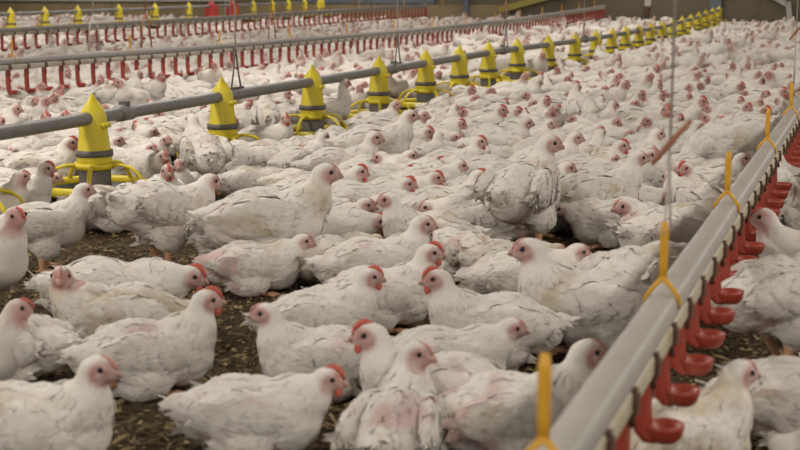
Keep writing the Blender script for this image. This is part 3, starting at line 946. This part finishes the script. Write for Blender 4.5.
# relax: birds may lean on one another but not stand inside one another
def relax(bs, iters, fixed_w):
    cell = .3
    for it in range(iters):
        grid = {}
        for i, b in enumerate(bs):
            for k, p in enumerate(axis_pts(b)):
                grid.setdefault((int(p.x // cell), int(p.y // cell)), []).append((i, p))
        for (cx, cy), lst in list(grid.items()):
            near = [q for dx in (-1, 0, 1) for dy in (-1, 0, 1) for q in grid.get((cx + dx, cy + dy), ())]
            for i, p in lst:
                for j, q in near:
                    if j <= i: continue
                    r = .060 * (bs[i]['s'] + bs[j]['s'])
                    dv = Vector((p.x - q.x, p.y - q.y, 0)); d = dv.length
                    if d < r:
                        dv = dv / d if d > 1e-5 else Vector((1, 0, 0))
                        wi, wj = bs[i]['m'], bs[j]['m']
                        k = (r - d) * .5 / (wi + wj)
                        mid = Vector((p.x + q.x, p.y + q.y, 0)).normalized()
                        mv = mid * (dv.dot(mid) * 1.0) + (dv - mid * dv.dot(mid)) * .2
                        bs[i]['loc'] = bs[i]['loc'] + mv * k * wi
                        bs[j]['loc'] = bs[j]['loc'] - mv * k * wj
for b in birds: b['m'] = .25 if b['w'] >= 1 else .5; b['loc0'] = b['loc'].copy()
for it in range(3):
    relax(birds, 6, .2)
    for b in birds: b['loc'] = b['loc'].lerp(b['loc0'], .45 if b['w'] >= 1 else .25)
    for b in birds:                                   # keep clear of the feeder pans
        if b['w'] >= 1: continue
        for q in f1_pos[1:9]:
            for p in axis_pts(b):
                dv = Vector((p.x - q.x, p.y - q.y, 0)); d = dv.length
                if d < .245: b['loc'] = b['loc'] + dv / max(d, 1e-4) * (.245 - d)
            q2 = q - q.normalized() * .24                 # leave the pans open to view
            for p in axis_pts(b):
                dv = Vector((p.x - q2.x, p.y - q2.y, 0)); d = dv.length
                if d < .20: b['loc'] = b['loc'] + dv / max(d, 1e-4) * (.20 - d)
hand_n = len(birds)

# the rest of the flock fills the floor behind
rng = random.Random(5)
pans = [p for p in f1_pos + f2_pos]
occ = {}
def occ_add(p, r):
    occ.setdefault((int(p.x // .4), int(p.y // .4)), []).append((p.x, p.y, r))
def occ_free(p, r):
    cx, cy = int(p.x // .4), int(p.y // .4)
    for dx in (-1, 0, 1):
        for dy in (-1, 0, 1):
            for x, y, q in occ.get((cx + dx, cy + dy), ()):
                if (p.x - x) ** 2 + (p.y - y) ** 2 < (r + q) ** 2: return False
    return True
for b in birds:
    for p in axis_pts(b): occ_add(p, .070 * b['s'])
for i, p in enumerate(f1_pos):
    occ_add(p, .17)
    occ_add(p - p.normalized() * .20, .17)
    if i > 1: occ_add(p - p.normalized() * .36, .17); occ_add(p - p.normalized() * .52, .13)
SIT = ['sit', 'sit', 'sit_l', 'sit_r', 'low', 'low', 'low_l', 'low_r', 'up', 'up', 'up_l', 'up_r']
STD = ['stand', 'stand_l', 'stand_r', 'tall', 'peck']
def try_bird(loc, y):
    face = rng.gauss(0, 45) if rng.random() < .62 else rng.uniform(0, 360)
    pose = rng.choice(SIT) if rng.random() < .93 else rng.choice(STD)
    b = dict(loc=loc, rz=rad(face), pose=pose, s=rng.uniform(.95, 1.15), comb=1 if rng.random() < .42 else 0, label=None, w=.5, m=.5, hand=False)
    for p in axis_pts(b):
        if not occ_free(p, .058 * b['s']): return
    for p in axis_pts(b): occ_add(p, .060 * b['s'])
    birds.append(b)
cand = []
for i in range(80000):
    # sample in barn coordinates inside the view wedge, with a margin for other viewpoints
    s = rng.uniform(1.6, S1 - .25); l = rng.uniform(-3.0, L1 - .4)
    cand.append((s, l))
for s, l in cand:
    p = SL(s, l)
    px, py = proj(p)
    if px < -160 or px > 1500: continue
    if py > 232 and not (px > 850 and l < .1): continue
    if 205 < py and 195 < px < 300: continue
    try_bird(p, py)
fill = birds[hand_n:]
print('birds', hand_n, len(fill))

# the individuals: the 300 that show largest; the others become one flock
def in_view(b):
    x, y = proj(b['loc'] + Vector((0, 0, .1)))
    return -12 < x < 812 and y < 520
view = sorted([b for b in birds if in_view(b)], key=lambda b: (not b['hand'], b['loc'].y))
view = sorted(view[:300], key=lambda b: b['loc'].y)
chosen = set(id(b) for b in view)
rest = [b for b in birds if id(b) not in chosen]

# ---- labels for the birds of the middle ground
POSE_WORD = {'sit': 'sitting', 'up': 'upright', 'low': 'crouching', 'lean': 'leaning', 'stand': 'standing', 'tall': 'stretching', 'peck': 'pecking'}
def facing_word(b):
    a = math.degrees(b['rz']) % 360
    return ('facing right', 'facing back right', 'facing away', 'facing back left', 'facing left', 'facing front left', 'facing the camera', 'facing front right')[int(((a + 22.5) % 360) // 45)]
def zone(b):
    p = b['loc']; s = p.dot(DV); l = p.dot(NV)
    x, y = proj(p)
    i = min(range(len(F1_S)), key=lambda i: abs(F1_S[i] - s))
    nm = 'the cut feeder' if i == 0 else 'the nearest feeder' if i == 1 else 'the %s feeder' % ORD[i - 1]
    if l > D3_L: return 'behind the farthest drinkers'
    if l > D2_L: return 'behind the middle drinkers'
    if l > F1_L + .12: return 'behind ' + nm
    if l > 1.75: return 'in front of ' + nm
    if l > .95: return 'mid flock by ' + nm
    if l > D1_L: return 'near the rail by ' + nm
    return 'right of the near rail'
seen = {}
for b in view:
    if b['label']:
        b['group'] = 'chickens in the foreground'; continue
    base = '%s chicken %s %s' % ('red-combed white' if b['comb'] else 'white', POSE_WORD[b['pose'].split('_')[0]], facing_word(b))
    key = (base, zone(b))
    seen.setdefault(key, []).append(b)
for (base, zn), bs in seen.items():
    bs.sort(key=lambda b: proj(b['loc'])[0])
    for k, b in enumerate(bs):
        pre = '' if len(bs) == 1 else (', %s from left' % ORD[min(k, 23)])
        b['label'] = base + ' ' + zn + pre
        if len(b['label'].split()) > 16: b['label'] = b['label'].replace('white ', '', 1)
        b['group'] = 'chickens of the middle flock'
for b in view:
    d = b['loc'].length
    b['lod'] = 0 if d < 6.2 else 1
    place_bird(b)

# ---- the flock farther away: one object
def flock(bs):
    VS = []; FS = []; MI = []; PK = []; TN = []
    base = 0
    protos = {}
    for b in bs:
        lod = 2 if b['loc'].length < 11 else 3
        key = (b['pose'], lod)
        if key not in protos:
            d = bird_meshes(*key)
            vs = []; fs = []; mi = []; pk = []
            parts = [('body', 0), ('comb_small', 1), ('eye_a', 2), ('eye_b', 2)]
            if lod == 3: parts = parts[:1]
            for nm, m in parts:
                me = d[nm]; o = len(vs)
                vs += [tuple(v.co) for v in me.vertices]
                me.calc_loop_triangles()
                fs += [tuple(i + o for i in t.vertices) for t in me.loop_triangles]
                mi += [m] * len(me.loop_triangles)
                if nm == 'body':
                    a = np.zeros(len(me.vertices), dtype=np.float32); me.attributes['pink'].data.foreach_get('value', a); pk += list(a)
                else: pk += [0.0] * len(me.vertices)
            nb = len(d['body'].vertices)
            protos[key] = (np.array(vs), np.array(fs), np.array(mi), np.array(pk), nb)
        V, Fa, m, pk, nb = protos[key]
        c, s_ = math.cos(b['rz']), math.sin(b['rz'])
        Rz = np.array([[c, -s_, 0], [s_, c, 0], [0, 0, 1]])
        VS.append((V * b['s']) @ Rz.T + np.array(b['loc'])); FS.append(Fa + base); MI.append(m); PK.append(pk)
        t = rng.uniform(.86, 1.02)
        TN.append(np.full(len(V), t)); base += len(V)
    V = np.concatenate(VS); Fa = np.concatenate(FS); m = np.concatenate(MI)
    me = bpy.data.meshes.new('distant_flock')
    me.vertices.add(len(V)); me.vertices.foreach_set('co', V.ravel().astype(np.float32))
    me.loops.add(len(Fa) * 3); me.loops.foreach_set('vertex_index', Fa.ravel().astype(np.int32))
    me.polygons.add(len(Fa)); me.polygons.foreach_set('loop_start', np.arange(0, len(Fa) * 3, 3, dtype=np.int32))
    for k in ('feather_far', 'comb', 'eye'): me.materials.append(M[k])
    me.polygons.foreach_set('material_index', m.astype(np.int32))
    me.polygons.foreach_set('use_smooth', np.ones(len(Fa), dtype=bool))
    me.update(calc_edges=True)
    set_attrs(me, np.concatenate(PK), np.concatenate(TN))
    print('flock tris', len(Fa))
    return mesh_obj('distant_flock', me)
tag(flock(rest), 'dense flock of white chickens filling the back of the barn', 'chickens', kind='stuff')

# ------------------------------------------------------------------ litter chips on the near floor
def chips():
    V = []; Fc = []; T = []
    r = random.Random(3)
    for i in range(26000):
        y = 2.0 + 5.0 * r.random() ** 1.3; x = r.uniform(-.36, .36) * y
        a = r.uniform(0, math.pi); L_ = r.uniform(.007, .020) if r.random() < .88 else r.uniform(.02, .045)
        w = r.uniform(.003, .009); h = r.uniform(.002, .007); tl = r.uniform(-.3, .3) * L_
        d = Vector((math.cos(a), math.sin(a), 0)) * L_ * .5; n = Vector((-math.sin(a), math.cos(a), 0)) * w * .5
        c = Vector((x, y, .0015)); b = len(V)
        V += [c - d - n + Vector((0, 0, abs(min(0, tl)))), c - d + n + Vector((0, 0, abs(min(0, tl)))), c + d + n + Vector((0, 0, max(0, tl))), c + d - n + Vector((0, 0, max(0, tl))), c + Vector((0, 0, h + abs(tl) * .5))]
        Fc += [(b, b + 1, b + 4), (b + 1, b + 2, b + 4), (b + 2, b + 3, b + 4), (b + 3, b, b + 4)]
        T += [r.random() ** 2.6] * 5
    me = bpy.data.meshes.new('litter_chips'); me.from_pydata([tuple(v) for v in V], [], Fc); me.materials.append(M['chip'])
    set_attrs(me, np.zeros(len(V)), np.array(T))
    return mesh_obj('litter_chips', me)
tag(chips(), 'loose straw and wood shavings on the litter floor', 'litter', kind='stuff')
